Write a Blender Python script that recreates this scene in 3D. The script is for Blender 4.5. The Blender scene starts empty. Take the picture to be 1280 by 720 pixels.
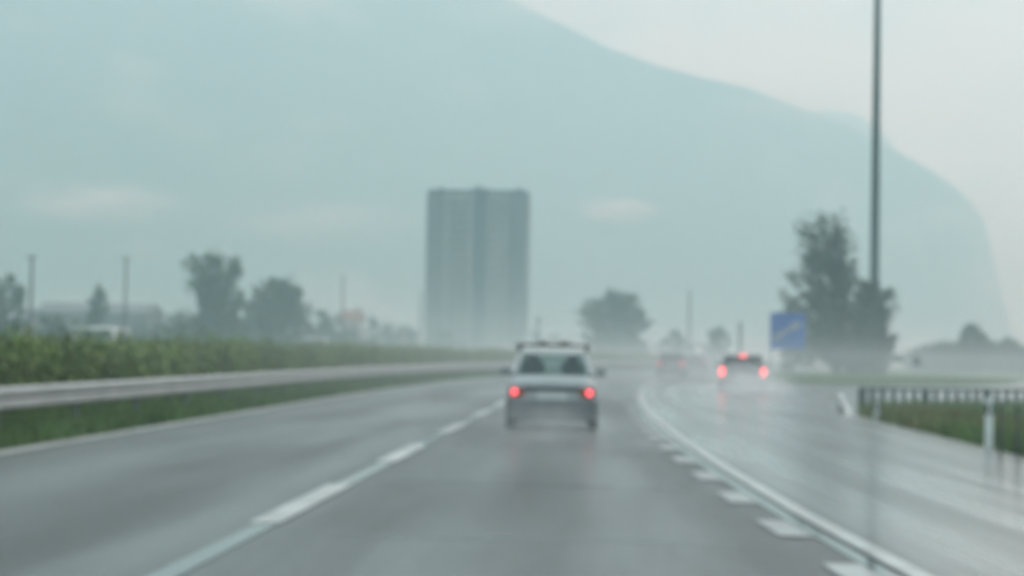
import bpy, bmesh, math, random
import numpy as np
from mathutils import Vector, Matrix

# ------------------------------------------------------------------ camera, sky, sun, exposure
scene = bpy.context.scene
COL = scene.collection
R = math.radians
FPX = 2400.0                      # focal length in pixels of the 1280 wide photograph
CAM_H = 1.35
ROLL = R(1.0)
u0 = (110 * math.cos(ROLL) + 82 * math.sin(ROLL), 110 * math.sin(ROLL) - 82 * math.cos(ROLL))
PITCH = math.atan(-u0[1] / FPX)
YAW = math.atan(u0[0] / FPX)
cam_data = bpy.data.cameras.new('camera')
cam = bpy.data.objects.new('camera', cam_data)
COL.objects.link(cam)
cam.matrix_world = (Matrix.Translation((0, 0, CAM_H)) @ Matrix.Rotation(YAW, 4, 'Z')
                    @ Matrix.Rotation(math.pi / 2 + PITCH, 4, 'X') @ Matrix.Rotation(ROLL, 4, 'Z'))
cam_data.sensor_width = 36.0
cam_data.lens = 36.0 * FPX / 1280.0
cam_data.clip_start = 0.05
cam_data.clip_end = 20000
cam_data.dof.use_dof = True       # the photograph is focused on the near windscreen, the road is soft
cam_data.dof.focus_distance = 1.0
cam_data.dof.aperture_fstop = 14.5
scene.camera = cam
CM = cam.matrix_world.copy()

SUN_EL, SUN_ROT = R(50), R(48)
world = bpy.data.worlds.new('World')
scene.world = world
world.use_nodes = True
wn, wl = world.node_tree.nodes, world.node_tree.links
wn.clear()
w_out = wn.new('ShaderNodeOutputWorld')
w_bg = wn.new('ShaderNodeBackground')
w_bg.inputs['Strength'].default_value = 0.1
sky = wn.new('ShaderNodeTexSky')
sky.sky_type = 'NISHITA'
sky.sun_disc = False
sky.sun_elevation = SUN_EL
sky.sun_rotation = SUN_ROT
w_tc = wn.new('ShaderNodeTexCoord')
w_map = wn.new('ShaderNodeMapping')
w_map.inputs['Scale'].default_value = (1.0, 1.0, 2.2)
w_noise = wn.new('ShaderNodeTexNoise')
w_noise.inputs['Scale'].default_value = 8.5
w_noise.inputs['Detail'].default_value = 5
w_noise.inputs['Roughness'].default_value = 0.5
w_ramp = wn.new('ShaderNodeValToRGB')
w_ramp.color_ramp.elements[0].position = 0.36
w_ramp.color_ramp.elements[0].color = (0.48, 0.73, 0.87, 1)
w_ramp.color_ramp.elements[1].position = 0.56
w_ramp.color_ramp.elements[1].color = (0.72, 0.965, 1.06, 1)
w_mul = wn.new('ShaderNodeVectorMath')
w_mul.operation = 'SCALE'
w_mul.inputs['Scale'].default_value = 6.45       # overcast cloud deck
w_mix = wn.new('ShaderNodeMix')
w_mix.data_type = 'RGBA'
w_mix.inputs[0].default_value = 0.93
wl.new(w_tc.outputs['Generated'], w_map.inputs['Vector'])
wl.new(w_map.outputs['Vector'], w_noise.inputs['Vector'])
wl.new(w_noise.outputs['Fac'], w_ramp.inputs['Fac'])
# overcast skies are dimmer and bluer towards the horizon
w_sep = wn.new('ShaderNodeSeparateXYZ')
w_hz = wn.new('ShaderNodeMapRange')
w_hz.interpolation_type = 'SMOOTHSTEP'
w_hz.inputs['From Min'].default_value = -0.02
w_hz.inputs['From Max'].default_value = 0.17
w_low = wn.new('ShaderNodeMix')
w_low.data_type = 'RGBA'
w_low.inputs[6].default_value = (0.41, 0.73, 0.89, 1)
wl.new(w_tc.outputs['Generated'], w_sep.inputs[0])
wl.new(w_sep.outputs['Z'], w_hz.inputs['Value'])
wl.new(w_hz.outputs['Result'], w_low.inputs[0])
wl.new(w_ramp.outputs['Color'], w_low.inputs[7])
wl.new(w_low.outputs[2], w_mul.inputs[0])
wl.new(sky.outputs['Color'], w_mix.inputs[6])
wl.new(w_mul.outputs['Vector'], w_mix.inputs[7])
wl.new(w_mix.outputs[2], w_bg.inputs['Color'])
wl.new(w_bg.outputs['Background'], w_out.inputs['Surface'])

sun_data = bpy.data.lights.new('sun', 'SUN')
sun_data.energy = 0.9
sun_data.angle = R(25)
sun_data.color = (0.97, 1.0, 0.98)
sun = bpy.data.objects.new('sun', sun_data)
COL.objects.link(sun)
_az = SUN_ROT
_d = Vector((math.sin(_az) * math.cos(SUN_EL), math.cos(_az) * math.cos(SUN_EL), math.sin(SUN_EL)))
sun.rotation_euler = _d.to_track_quat('Z', 'Y').to_euler()

vs = scene.view_settings
vs.view_transform = 'Standard'
vs.look = 'None'
vs.exposure = 1.05
vs.gamma = 1.0
vs.use_curve_mapping = False
scene.render.engine = 'CYCLES'
cy = scene.cycles
cy.use_denoising = True
cy.volume_bounces = 3
cy.max_bounces = 8
cy.diffuse_bounces = 3
cy.glossy_bounces = 3
cy.transparent_max_bounces = 12
cy.caustics_reflective = False
cy.caustics_refractive = False

# ------------------------------------------------------------------ helpers
def at(px, py, Y):
    d = CM.to_3x3() @ Vector(((px - 640) / FPX, (360 - py) / FPX, -1.0))
    return Vector((0, 0, CAM_H)) + d * (Y / d.y)

def gp(px, py, z=0.0):
    d = CM.to_3x3() @ Vector(((px - 640) / FPX, (360 - py) / FPX, -1.0))
    return Vector((0, 0, CAM_H)) + d * ((z - CAM_H) / d.z)

def bend(y):
    "lateral shift of the carriageway where it turns to the right"
    if y < 55: return 0.0
    if y < 200: return (y - 55) ** 2 / 1200.0
    return 145 ** 2 / 1200.0 + (y - 200) * 290 / 1200.0

class MB:
    def __init__(self): self.v, self.f, self.uv = [], [], None
    def add(self, vs_, fs):
        b = len(self.v); self.v += [tuple(p) for p in vs_]; self.f += [tuple(i + b for i in q) for q in fs]; return self
    def box(self, c, s, M=None):
        x, y, z = [q / 2 for q in s]
        p = [Vector((a * x, b * y, d * z)) for d in (-1, 1) for a, b in ((-1, -1), (1, -1), (1, 1), (-1, 1))]
        if M is not None: p = [M @ q for q in p]
        return self.add([q + Vector(c) for q in p], [(3, 2, 1, 0), (4, 5, 6, 7), (0, 1, 5, 4), (1, 2, 6, 5), (2, 3, 7, 6), (3, 0, 4, 7)])
    def tube(self, pts, rad, n=8, cap=True):
        pts = [Vector(p) for p in pts]
        rings = []
        for i, p in enumerate(pts):
            t = (pts[min(i + 1, len(pts) - 1)] - pts[max(i - 1, 0)]).normalized()
            a = t.cross(Vector((0, 0, 1)) if abs(t.z) < 0.9 else Vector((1, 0, 0))).normalized()
            b = t.cross(a)
            r = rad[i] if isinstance(rad, (list, tuple)) else rad
            rings.append([p + (a * math.cos(k * 2 * math.pi / n) + b * math.sin(k * 2 * math.pi / n)) * r for k in range(n)])
        fs = []
        for i in range(len(pts) - 1):
            for k in range(n):
                fs.append((i * n + k, i * n + (k + 1) % n, (i + 1) * n + (k + 1) % n, (i + 1) * n + k))
        if cap:
            fs.append(tuple(range(n - 1, -1, -1))); fs.append(tuple((len(pts) - 1) * n + k for k in range(n)))
        return self.add([q for r_ in rings for q in r_], fs)
    def loft(self, sections, closed=False):
        n = len(sections[0]); fs = []
        for i in range(len(sections) - 1):
            for k in range(n if closed else n - 1):
                fs.append((i * n + k, i * n + (k + 1) % n, (i + 1) * n + (k + 1) % n, (i + 1) * n + k))
        return self.add([p for s in sections for p in s], fs)
    def mesh(self, name):
        m = bpy.data.meshes.new(name)
        m.from_pydata(self.v, [], self.f)
        m.update()
        bm = bmesh.new(); bm.from_mesh(m)
        bmesh.ops.recalc_face_normals(bm, faces=bm.faces)
        bm.to_mesh(m); bm.free()
        return m
    def build(self, name, mat_, parent=None, smooth=False, subsurf=0, loc=None):
        m = self.mesh(name)
        m.materials.append(mat_)
        return link(name, m, parent, smooth, subsurf, loc)

def link(name, m, parent=None, smooth=False, subsurf=0, loc=None):
    o = bpy.data.objects.new(name, m)
    COL.objects.link(o)
    if smooth:
        for p in m.polygons: p.use_smooth = True
    if subsurf:
        s = o.modifiers.new('subsurf', 'SUBSURF'); s.levels = subsurf; s.render_levels = subsurf
    if parent is not None: o.parent = parent
    if loc is not None: o.location = loc
    return o

def tag(o, label=None, cat=None, group=None, kind=None):
    if label: o['label'] = label
    if cat: o['category'] = cat
    if group: o['group'] = group
    if kind: o['kind'] = kind
    return o

def thing(name, label, cat, loc=(0, 0, 0), rz=0.0, group=None):
    o = bpy.data.objects.new(name, None)
    COL.objects.link(o)
    o.empty_display_size = 0.2
    o.location = loc
    o.rotation_euler = (0, 0, rz)
    return tag(o, label, cat, group)

def copy_tree(o, parent=None):
    c = o.copy(); COL.objects.link(c); c.parent = parent
    for ch in o.children: copy_tree(ch, c)
    return c

def mat(name, col, rough=0.7, var=0.0, scale=3.0, metal=0.0, bump=0.0, bscale=20.0, coat=0.0, island=0.0, stretch=None, spec=0.5):
    m = bpy.data.materials.new(name)
    m.use_nodes = True
    n, l = m.node_tree.nodes, m.node_tree.links
    p = n['Principled BSDF']
    p.inputs['Base Color'].default_value = (*col, 1)
    p.inputs['Roughness'].default_value = rough
    p.inputs['Metallic'].default_value = metal
    p.inputs['Coat Weight'].default_value = coat
    p.inputs['Coat Roughness'].default_value = 0.05
    p.inputs['Specular IOR Level'].default_value = spec
    tc = n.new('ShaderNodeTexCoord')
    mp = n.new('ShaderNodeMapping')
    if stretch: mp.inputs['Scale'].default_value = stretch
    l.new(tc.outputs['Object'], mp.inputs['Vector'])
    fac = None
    if var:
        t = n.new('ShaderNodeTexNoise'); t.inputs['Scale'].default_value = scale; t.inputs['Detail'].default_value = 5
        l.new(mp.outputs['Vector'], t.inputs['Vector'])
        fac = t.outputs['Fac']
    if island:
        g = n.new('ShaderNodeNewGeometry')
        if fac is not None:
            a = n.new('ShaderNodeMath'); a.operation = 'ADD'
            b = n.new('ShaderNodeMath'); b.operation = 'MULTIPLY_ADD'
            l.new(g.outputs['Random Per Island'], b.inputs[0]); b.inputs[1].default_value = island; b.inputs[2].default_value = -island / 2
            l.new(fac, a.inputs[0]); l.new(b.outputs[0], a.inputs[1]); fac = a.outputs[0]
        else: fac = g.outputs['Random Per Island']
    if fac is not None:
        rp = n.new('ShaderNodeValToRGB')
        v = var or island
        rp.color_ramp.elements[0].position = 0.25
        rp.color_ramp.elements[1].position = 0.75
        rp.color_ramp.elements[0].color = (*[c * (1 - v) for c in col], 1)
        rp.color_ramp.elements[1].color = (*[min(1, c * (1 + v)) for c in col], 1)
        l.new(fac, rp.inputs['Fac']); l.new(rp.outputs['Color'], p.inputs['Base Color'])
    if bump:
        t2 = n.new('ShaderNodeTexNoise'); t2.inputs['Scale'].default_value = bscale; t2.inputs['Detail'].default_value = 4
        l.new(mp.outputs['Vector'], t2.inputs['Vector'])
        b2 = n.new('ShaderNodeBump'); b2.inputs['Strength'].default_value = bump; b2.inputs['Distance'].default_value = 0.05
        l.new(t2.outputs['Fac'], b2.inputs['Height']); l.new(b2.outputs['Normal'], p.inputs['Normal'])
    return m

def wet_asphalt(name, col, r0, r1, coat0, coat1, streak, patch, film=0.2):
    "wet asphalt: water film whose thickness runs in streaks along the lane (UV: metres across, metres along)"
    m = bpy.data.materials.new(name)
    m.use_nodes = True
    n, l = m.node_tree.nodes, m.node_tree.links
    p = n['Principled BSDF']
    uv = n.new('ShaderNodeUVMap')
    m1 = n.new('ShaderNodeMapping'); m1.inputs['Scale'].default_value = (streak, 0.035, 1)
    t1 = n.new('ShaderNodeTexNoise'); t1.inputs['Scale'].default_value = 1.0; t1.inputs['Detail'].default_value = 4; t1.inputs['Roughness'].default_value = 0.55
    m2 = n.new('ShaderNodeMapping'); m2.inputs['Scale'].default_value = (0.45, patch, 1)
    t2 = n.new('ShaderNodeTexNoise'); t2.inputs['Scale'].default_value = 1.0; t2.inputs['Detail'].default_value = 3
    mx = n.new('ShaderNodeMath'); mx.operation = 'MULTIPLY_ADD'; mx.inputs[1].default_value = 0.65
    m35 = n.new('ShaderNodeMath'); m35.operation = 'MULTIPLY'; m35.inputs[1].default_value = 0.35
    for mm, tt in ((m1, t1), (m2, t2)):
        l.new(uv.outputs['UV'], mm.inputs['Vector']); l.new(mm.outputs['Vector'], tt.inputs['Vector'])
    l.new(t2.outputs['Fac'], m35.inputs[0])
    l.new(t1.outputs['Fac'], mx.inputs[0]); l.new(m35.outputs[0], mx.inputs[2])
    def rng(a, b, lo=0.36, hi=0.64):
        q = n.new('ShaderNodeMapRange'); q.interpolation_type = 'SMOOTHSTEP'
        q.inputs['From Min'].default_value = lo; q.inputs['From Max'].default_value = hi
        q.inputs['To Min'].default_value = a; q.inputs['To Max'].default_value = b
        l.new(mx.outputs[0], q.inputs['Value']); return q.outputs['Result']
    l.new(rng(r0, r1), p.inputs['Roughness'])
    l.new(rng(coat0, coat1), p.inputs['Coat Weight'])
    p.inputs['Coat Roughness'].default_value = film
    p.inputs['Coat IOR'].default_value = 1.33
    g = n.new('ShaderNodeTexNoise'); g.inputs['Scale'].default_value = 9.0; g.inputs['Detail'].default_value = 6
    l.new(uv.outputs['UV'], g.inputs['Vector'])
    rp = n.new('ShaderNodeValToRGB')
    rp.color_ramp.elements[0].position = 0.3; rp.color_ramp.elements[1].position = 0.7
    rp.color_ramp.elements[0].color = (*[c * 0.7 for c in col], 1)
    rp.color_ramp.elements[1].color = (*[c * 1.3 for c in col], 1)
    l.new(g.outputs['Fac'], rp.inputs['Fac']); l.new(rp.outputs['Color'], p.inputs['Base Color'])
    g2 = n.new('ShaderNodeTexNoise'); g2.inputs['Scale'].default_value = 40.0; g2.inputs['Detail'].default_value = 3
    l.new(uv.outputs['UV'], g2.inputs['Vector'])
    bp = n.new('ShaderNodeBump'); bp.inputs['Strength'].default_value = 0.15; bp.inputs['Distance'].default_value = 0.01
    l.new(g2.outputs['Fac'], bp.inputs['Height']); l.new(bp.outputs['Normal'], p.inputs['Normal'])
    return m

def glass_mat(name, tint, mixf=0.75):
    m = bpy.data.materials.new(name)
    m.use_nodes = True
    n, l = m.node_tree.nodes, m.node_tree.links
    n.clear()
    out = n.new('ShaderNodeOutputMaterial')
    tr = n.new('ShaderNodeBsdfTransparent'); tr.inputs['Color'].default_value = (*tint, 1)
    gl = n.new('ShaderNodeBsdfGlossy'); gl.inputs['Roughness'].default_value = 0.06
    lw = n.new('ShaderNodeLayerWeight'); lw.inputs['Blend'].default_value = 0.5
    p5 = n.new('ShaderNodeMath'); p5.operation = 'POWER'; p5.inputs[1].default_value = 5.0
    fr = n.new('ShaderNodeMath'); fr.operation = 'MULTIPLY_ADD'; fr.inputs[1].default_value = 0.9; fr.inputs[2].default_value = 0.06
    l.new(lw.outputs['Facing'], p5.inputs[0]); l.new(p5.outputs[0], fr.inputs[0])
    mx = n.new('ShaderNodeMixShader')
    l.new(fr.outputs[0], mx.inputs[0]); l.new(tr.outputs[0], mx.inputs[1]); l.new(gl.outputs[0], mx.inputs[2])
    l.new(mx.outputs[0], out.inputs['Surface'])
    return m

def emit_mat(name, col, strength):
    m = mat(name, col, 0.3)
    p = m.node_tree.nodes['Principled BSDF']
    p.inputs['Emission Color'].default_value = (*col, 1)
    p.inputs['Emission Strength'].default_value = strength
    return m

def volume_mat(name, color, density, aniso=0.0, soft=False, nscale=2.0, namount=0.0, power=1.5):
    m = bpy.data.materials.new(name)
    m.use_nodes = True
    n, l = m.node_tree.nodes, m.node_tree.links
    n.clear()
    out = n.new('ShaderNodeOutputMaterial')
    v = n.new('ShaderNodeVolumePrincipled')
    v.inputs['Color'].default_value = (*color, 1)
    v.inputs['Density'].default_value = density
    v.inputs['Anisotropy'].default_value = aniso
    v.inputs['Absorption Color'].default_value = (1, 1, 1, 1)     # water droplets scatter, they do not absorb
    l.new(v.outputs['Volume'], out.inputs['Volume'])
    if soft:
        tc = n.new('ShaderNodeTexCoord')
        ln = n.new('ShaderNodeVectorMath'); ln.operation = 'LENGTH'
        l.new(tc.outputs['Object'], ln.inputs[0])
        mr = n.new('ShaderNodeMapRange'); mr.interpolation_type = 'SMOOTHSTEP'
        mr.inputs['From Min'].default_value = 1.0; mr.inputs['From Max'].default_value = 0.0
        mr.inputs['To Min'].default_value = 0.0; mr.inputs['To Max'].default_value = 1.0
        l.new(ln.outputs['Value'], mr.inputs['Value'])
        pw = n.new('ShaderNodeMath'); pw.operation = 'POWER'; pw.inputs[1].default_value = power
        l.new(mr.outputs['Result'], pw.inputs[0])
        mu = n.new('ShaderNodeMath'); mu.operation = 'MULTIPLY'; mu.inputs[1].default_value = density
        l.new(pw.outputs[0], mu.inputs[0])
        last = mu
        if namount:
            t = n.new('ShaderNodeTexNoise'); t.inputs['Scale'].default_value = nscale; t.inputs['Detail'].default_value = 3
            l.new(tc.outputs['Object'], t.inputs['Vector'])
            q = n.new('ShaderNodeMapRange')
            q.inputs['From Min'].default_value = 0.35; q.inputs['From Max'].default_value = 0.65
            q.inputs['To Min'].default_value = 1 - namount; q.inputs['To Max'].default_value = 1 + namount
            l.new(t.outputs['Fac'], q.inputs['Value'])
            k = n.new('ShaderNodeMath'); k.operation = 'MULTIPLY'
            l.new(mu.outputs[0], k.inputs[0]); l.new(q.outputs['Result'], k.inputs[1]); last = k
        l.new(last.outputs[0], v.inputs['Density'])
    return m

M = dict(
    ground=mat('ground_grass', (0.075, 0.11, 0.04), 0.95, 0.5, 0.25),
    grass=mat('grass_blades', (0.115, 0.175, 0.05), 0.8, 0.45, 0.5, island=0.5),
    dry=mat('dry_grass', (0.20, 0.135, 0.06), 0.9, 0.3, 1.0, island=0.4),
    asphalt=wet_asphalt('wet_asphalt', (0.052, 0.054, 0.052), 0.41, 0.62, 0.56, 0.14, 0.6, 0.11),
    ramp=wet_asphalt('flooded_asphalt', (0.055, 0.058, 0.056), 0.2, 0.5, 1.0, 0.6, 1.7, 0.08, 0.16),
    paint=mat('road_paint', (0.46, 0.455, 0.43), 0.5, 0.35, 1.4, coat=0.3),
    paint2=mat('thin_road_paint', (0.45, 0.45, 0.43), 0.5, 0.25, 1.6, coat=0.3),
    worn=mat('worn_road_paint', (0.35, 0.35, 0.335), 0.5, 0.4, 1.6, coat=0.3),
    seam=mat('wet_tar_seam', (0.05, 0.055, 0.057), 0.38, 0.2, 1.0, coat=1.0),
    galv=mat('galvanised_steel', (0.36, 0.365, 0.36), 0.5, 0.15, 1.5, metal=0.35),
    post=mat('steel_post', (0.16, 0.17, 0.165), 0.6, 0.2, 4.0, metal=0.3),
    hedge=mat('hedge_leaves', (0.135, 0.185, 0.040), 0.7, 0.5, 0.5, island=0.4),
    hedge_core=mat('hedge_core_blocker', (0.04, 0.055, 0.015), 0.95, 0.3, 2.0),  # dark fill for the added core that blocks light
    leafa=mat('leaves_dark', (0.042, 0.078, 0.032), 0.75, 0.4, 0.6, island=0.6),
    leafb=mat('leaves_mid', (0.055, 0.085, 0.035), 0.75, 0.4, 0.6, island=0.6),
    bark=mat('bark', (0.07, 0.058, 0.045), 0.9, 0.3, 5.0, bump=0.4),
    mount=mat('forest_slope', (0.035, 0.055, 0.040), 1.0, 0.5, 0.006),
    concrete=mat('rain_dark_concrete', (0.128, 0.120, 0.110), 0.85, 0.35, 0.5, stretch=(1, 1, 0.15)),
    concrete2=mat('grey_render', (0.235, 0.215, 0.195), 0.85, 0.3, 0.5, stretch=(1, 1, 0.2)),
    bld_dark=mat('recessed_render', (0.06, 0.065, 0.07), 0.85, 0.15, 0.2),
    window=mat('window_glass', (0.07, 0.078, 0.085), 0.35, 0.3, 0.3),
    pink=mat('pink_render', (0.36, 0.29, 0.27), 0.9, 0.1, 0.5),
    cream=mat('cream_render', (0.55, 0.52, 0.46), 0.9, 0.1, 0.5),
    shed=mat('shed_cladding', (0.20, 0.21, 0.21), 0.8, 0.15, 0.3),
    tiles=mat('roof_tiles', (0.22, 0.11, 0.08), 0.85, 0.25, 2.0),
    rooff=mat('grey_roof', (0.15, 0.16, 0.165), 0.8, 0.2, 0.6),
    pole=mat('mast_steel', (0.045, 0.075, 0.07), 0.6, 0.2, 1.0, metal=0.2),
    wood=mat('pole_wood', (0.10, 0.09, 0.08), 0.9, 0.3, 4.0),
    signblue=mat('sign_blue', (0.010, 0.10, 0.40), 0.7, 0.12, 0.8, spec=0.2),
    signwhite=mat('sign_marking', (0.40, 0.38, 0.33), 0.5, 0.2, 2.0),
    signback=mat('sign_grey', (0.35, 0.36, 0.36), 0.5, 0.1, 2.0, metal=0.4),
    white=mat('white_plastic', (0.76, 0.76, 0.73), 0.5, 0.12, 6.0),
    black=mat('black_plastic', (0.02, 0.02, 0.021), 0.55, 0.2, 8.0),
    rubber=mat('tyre_rubber', (0.018, 0.018, 0.018), 0.8, 0.2, 15.0),
    rim=mat('wheel_rim', (0.42, 0.42, 0.43), 0.4, 0.1, 5.0, metal=0.8),
    seat=mat('seat_fabric', (0.24, 0.25, 0.25), 0.9, 0.2, 8.0),
    carwhite=mat('car_paint_white', (0.40, 0.41, 0.405), 0.4, 0.10, 1.8, coat=0.5),
    cardark=mat('car_paint_dark', (0.10, 0.075, 0.075), 0.4, 0.12, 1.8, coat=0.6),
    cargrey=mat('car_paint_grey', (0.03, 0.035, 0.038), 0.5, 0.12, 1.8, coat=0.2),
    carcream=mat('car_paint_cream', (0.72, 0.68, 0.62), 0.4, 0.08, 1.8, coat=0.5),
    redlens=mat('red_lens', (0.22, 0.015, 0.012), 0.25, 0.1, 5.0, coat=0.6),
    lit=emit_mat('lit_tail_lamp', (1.0, 0.10, 0.115), 1.5),
    brake=emit_mat('lit_brake_lamp', (1.0, 0.09, 0.10), 2.2),
    orange=mat('orange_lens', (0.5, 0.14, 0.03), 0.3, 0.1, 5.0),
    glass=glass_mat('car_glass', (0.66, 0.77, 0.75)),
    glass_dark=glass_mat('tinted_car_glass', (0.16, 0.19, 0.19)),
    bumper=mat('grey_bumper', (0.15, 0.155, 0.155), 0.6, 0.15, 4.0),
    plate=mat('number_plate', (0.6, 0.6, 0.57), 0.5, 0.1, 5.0),
)

_n, _l = M['mount'].node_tree.nodes, M['mount'].node_tree.links      # bare rock and meadow patches between the woods
_r = next(q for q in _n if q.type == 'VALTORGB')
_e = _r.color_ramp.elements.new(0.56); _e.color = (0.05, 0.07, 0.045, 1)
_r.color_ramp.elements[-1].position = 0.68; _r.color_ramp.elements[-1].color = (0.26, 0.27, 0.24, 1)
# ------------------------------------------------------------------ terrain
def sheet(name, rows, material, parent=None, kind='structure', z=None):
    "rows of points -> a grid sheet with UV in metres (across, along)"
    mb = MB(); mb.loft(rows)
    m = bpy.data.meshes.new(name); m.from_pydata(mb.v, [], mb.f); m.update()
    n = len(rows[0]); uvl = m.uv_layers.new(name='UVMap')
    us = []; along = 0.0
    for i, r_ in enumerate(rows):
        if i: along += (Vector(r_[n // 2]) - Vector(rows[i - 1][n // 2])).length
        acc = 0.0
        for k in range(n):
            if k: acc += (Vector(r_[k]) - Vector(r_[k - 1])).length
            us.append((Vector(r_[0]).x * 0 + acc, along))
    for lp in m.loops: uvl.data[lp.index].uv = us[lp.vertex_index]
    m.materials.append(material)
    for p in m.polygons:
        if p.normal.z < 0: p.flip()
    o = link(name, m, parent)
    if kind and parent is None: o['kind'] = kind
    return o

ys = [-700, -100, 0, 50, 120, 300, 700, 1400, 3400]
ground = sheet('ground', [[(x, y, -0.05) for x in (-3400, -1000, -200, -60, 0, 60, 200, 1000, 3400)] for y in ys], M['ground'])

LINE = [(-25, 3.3), (0, 2.5), (11.4, 2.02), (16.8, 1.74), (23.5, 1.5), (31.5, 1.3), (40.5, 1.17), (51, 1.15), (65, 1.38), (81, 2.0), (101, 3.2), (135, 6.6)]
def line_x(y):
    for (y0, x0), (y1, x1) in zip(LINE, LINE[1:]):
        if y <= y1:
            t = (y - y0) / (y1 - y0); return x0 + (x1 - x0) * t
    return LINE[-1][1]

def road_right(y):
    if y < 80: return line_x(y) + 0.05
    full = 5.7 + bend(y)
    t = min(1, (y - 80) / 18.0)
    return line_x(y) * (1 - t) + full * t if y < 98 else full
L_EDGE, L_LINE, DASH = -7.62, -7.3, -2.55
YS = [-25 + 2.5 * i for i in range(0, 170)] + [400 + 25 * i for i in range(1, 15)]
road = sheet('road', [[(L_EDGE + bend(y) + (road_right(y) - L_EDGE - bend(y)) * k / 6, y, 0.0) for k in range(7)] for y in YS], M['asphalt'])

# slip lane that peels off to the right towards a side road
def resample(pts, n):
    pts = [Vector((p[0], p[1], 0)) for p in pts]
    for _ in range(3):
        q = [pts[0]]
        for a, b in zip(pts, pts[1:]): q += [a * .75 + b * .25, a * .25 + b * .75]
        q.append(pts[-1]); pts = q
    L = [0]
    for a, b in zip(pts, pts[1:]): L.append(L[-1] + (b - a).length)
    out = []
    for i in range(n):
        s = L[-1] * i / (n - 1); k = max(0, min(len(L) - 2, next((j for j in range(len(L)) if L[j] > s), len(L)) - 1))
        t = (s - L[k]) / max(1e-6, L[k + 1] - L[k]); out.append(pts[k].lerp(pts[k + 1], t))
    return out
near_a = [(6.0, -25 + 3 * i) for i in range(23)]
far_a = [(line_x(y) + 0.05, y) for _, y in near_a]
near_b = resample([(6.0, 41), (6.1, 46), (6.8, 51), (8.6, 54.6), (12, 56.5), (18, 57.5), (30, 58.5), (60, 60), (140, 66)], 34)
far_b = resample([(line_x(41) + 0.05, 41), (1.2, 60), (2.0, 80), (3.4, 92), (7.5, 97.5), (13, 96), (19, 98), (24, 112), (31, 133), (44, 150), (70, 160), (140, 170)], 34)
rows = []
for (a, b) in list(zip(far_a, near_a)) + list(zip(far_b[1:], near_b[1:])):
    a, b = Vector((a[0], a[1], 0.005)), Vector((b[0], b[1], 0.005)); a.z = b.z = 0.005
    rows.append([a.lerp(b, k / 8) for k in range(9)])
ramp = sheet('slip_road', rows, M['ramp'])
opp = sheet('opposite_road', [[(-20.8 + bend(y) + 8.7 * k / 3, y, 0.0) for k in range(4)] for y in YS], M['asphalt'])

# markings (each stripe a piece of the road)
def strip_piece(name, xf, y0, y1, w, step=2.0, z=0.011, material=None, parent=None):
    n = max(1, int((y1 - y0) / step)); rows_ = []
    for i in range(n + 1):
        y = y0 + (y1 - y0) * i / n; x = xf(y)
        rows_.append([(x - w / 2, y, z), (x + w / 2, y, z)])
    return sheet(name, rows_, material or M['paint'], parent, kind=None)
strip_piece('edge_line', lambda y: L_LINE + bend(y), -20, 330, 0.24, parent=road)
per, dash = 8.35, 4.3
y0 = gp(340, 655).y
y0 -= per * 3
for i in range(22):
    a = y0 + i * per
    strip_piece('lane_dash', lambda y: DASH + bend(y), a, a + dash, 0.24, 1.5, parent=road)
strip_piece('tar_seam', lambda y: DASH + 0.02 + bend(y), -18, 160, 0.17, z=0.006, material=M['seam'], parent=road)
strip_piece('edge_line', lambda y: line_x(y), -20, 134, 0.15, 1.0, z=0.017, material=M['paint2'], parent=ramp)
strip_piece('tar_seam', lambda y: line_x(y) - 0.17, -20, 110, 0.12, 1.0, z=0.006, material=M['seam'], parent=road)
for i in range(15):
    a = 4.9 + i * 3.2
    strip_piece('slip_dash', lambda y: line_x(y) - 0.37, a, a + 1.35, 0.25, 0.8, material=M['worn'], parent=road)
# expansion joints across the lanes close to the car
for y in (13.9, 19.5, 27.5):
    sheet('tar_joint', [[(-2.0 + k * 0.6, y + dy + 0.03 * math.sin(k * 2 + y), 0.003) for k in range(6)] for dy in (0, 0.05)], M['seam'], road, kind=None)

# ------------------------------------------------------------------ mountains
def mountain(name, sil, D, foot, y_back, seed, nx=150, ny=60, amp=0.10):
    rng = random.Random(seed)
    ph = [rng.uniform(0, 6.28) for _ in range(14)]
    sx = [at(p, q, D) for p, q in sil]
    xs = [p.x for p in sx]; hs = [max(0.0, p.z) for p in sx]
    X0, X1 = xs[0], xs[-1]
    rows_ = []
    for j in range(ny + 1):
        t = j / ny
        r_ = []
        for i in range(nx + 1):
            x = X0 + (X1 - X0) * i / nx
            y_foot = foot[0] + (foot[1] - foot[0]) * min(1, max(0, (i / nx - 0.15) / 0.6))
            y = y_foot + (D - y_foot) * (t / 0.7) if t < 0.7 else D + (y_back - D) * (t - 0.7) / 0.3
            h = float(np.interp(x, xs, hs))
            if y <= D:
                q = (y - y_foot) / (D - y_foot); pr = q ** 1.25
            else:
                q = (y - D) / (y_back - D); pr = 1 - q ** 1.3
            g = 0.0
            for k in range(6):
                w = 2 ** (k * 0.8)
                g += math.sin(x * 0.009 * w + ph[k] + y * 0.004 * w * (1 if k % 2 else -1)) / w
                g += 0.5 * math.sin(y * 0.011 * w + ph[k + 6] + x * 0.003 * w) / w
            z = h * pr + g * amp * 0.22 * h * pr * (1 - pr * 0.72)
            r_.append((x, y, max(z, -0.045 if pr > 0 else -0.045)))
        rows_.append(r_)
    o = sheet(name, rows_, M['mount'])
    for p in o.data.polygons: p.use_smooth = True
    return o
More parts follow.
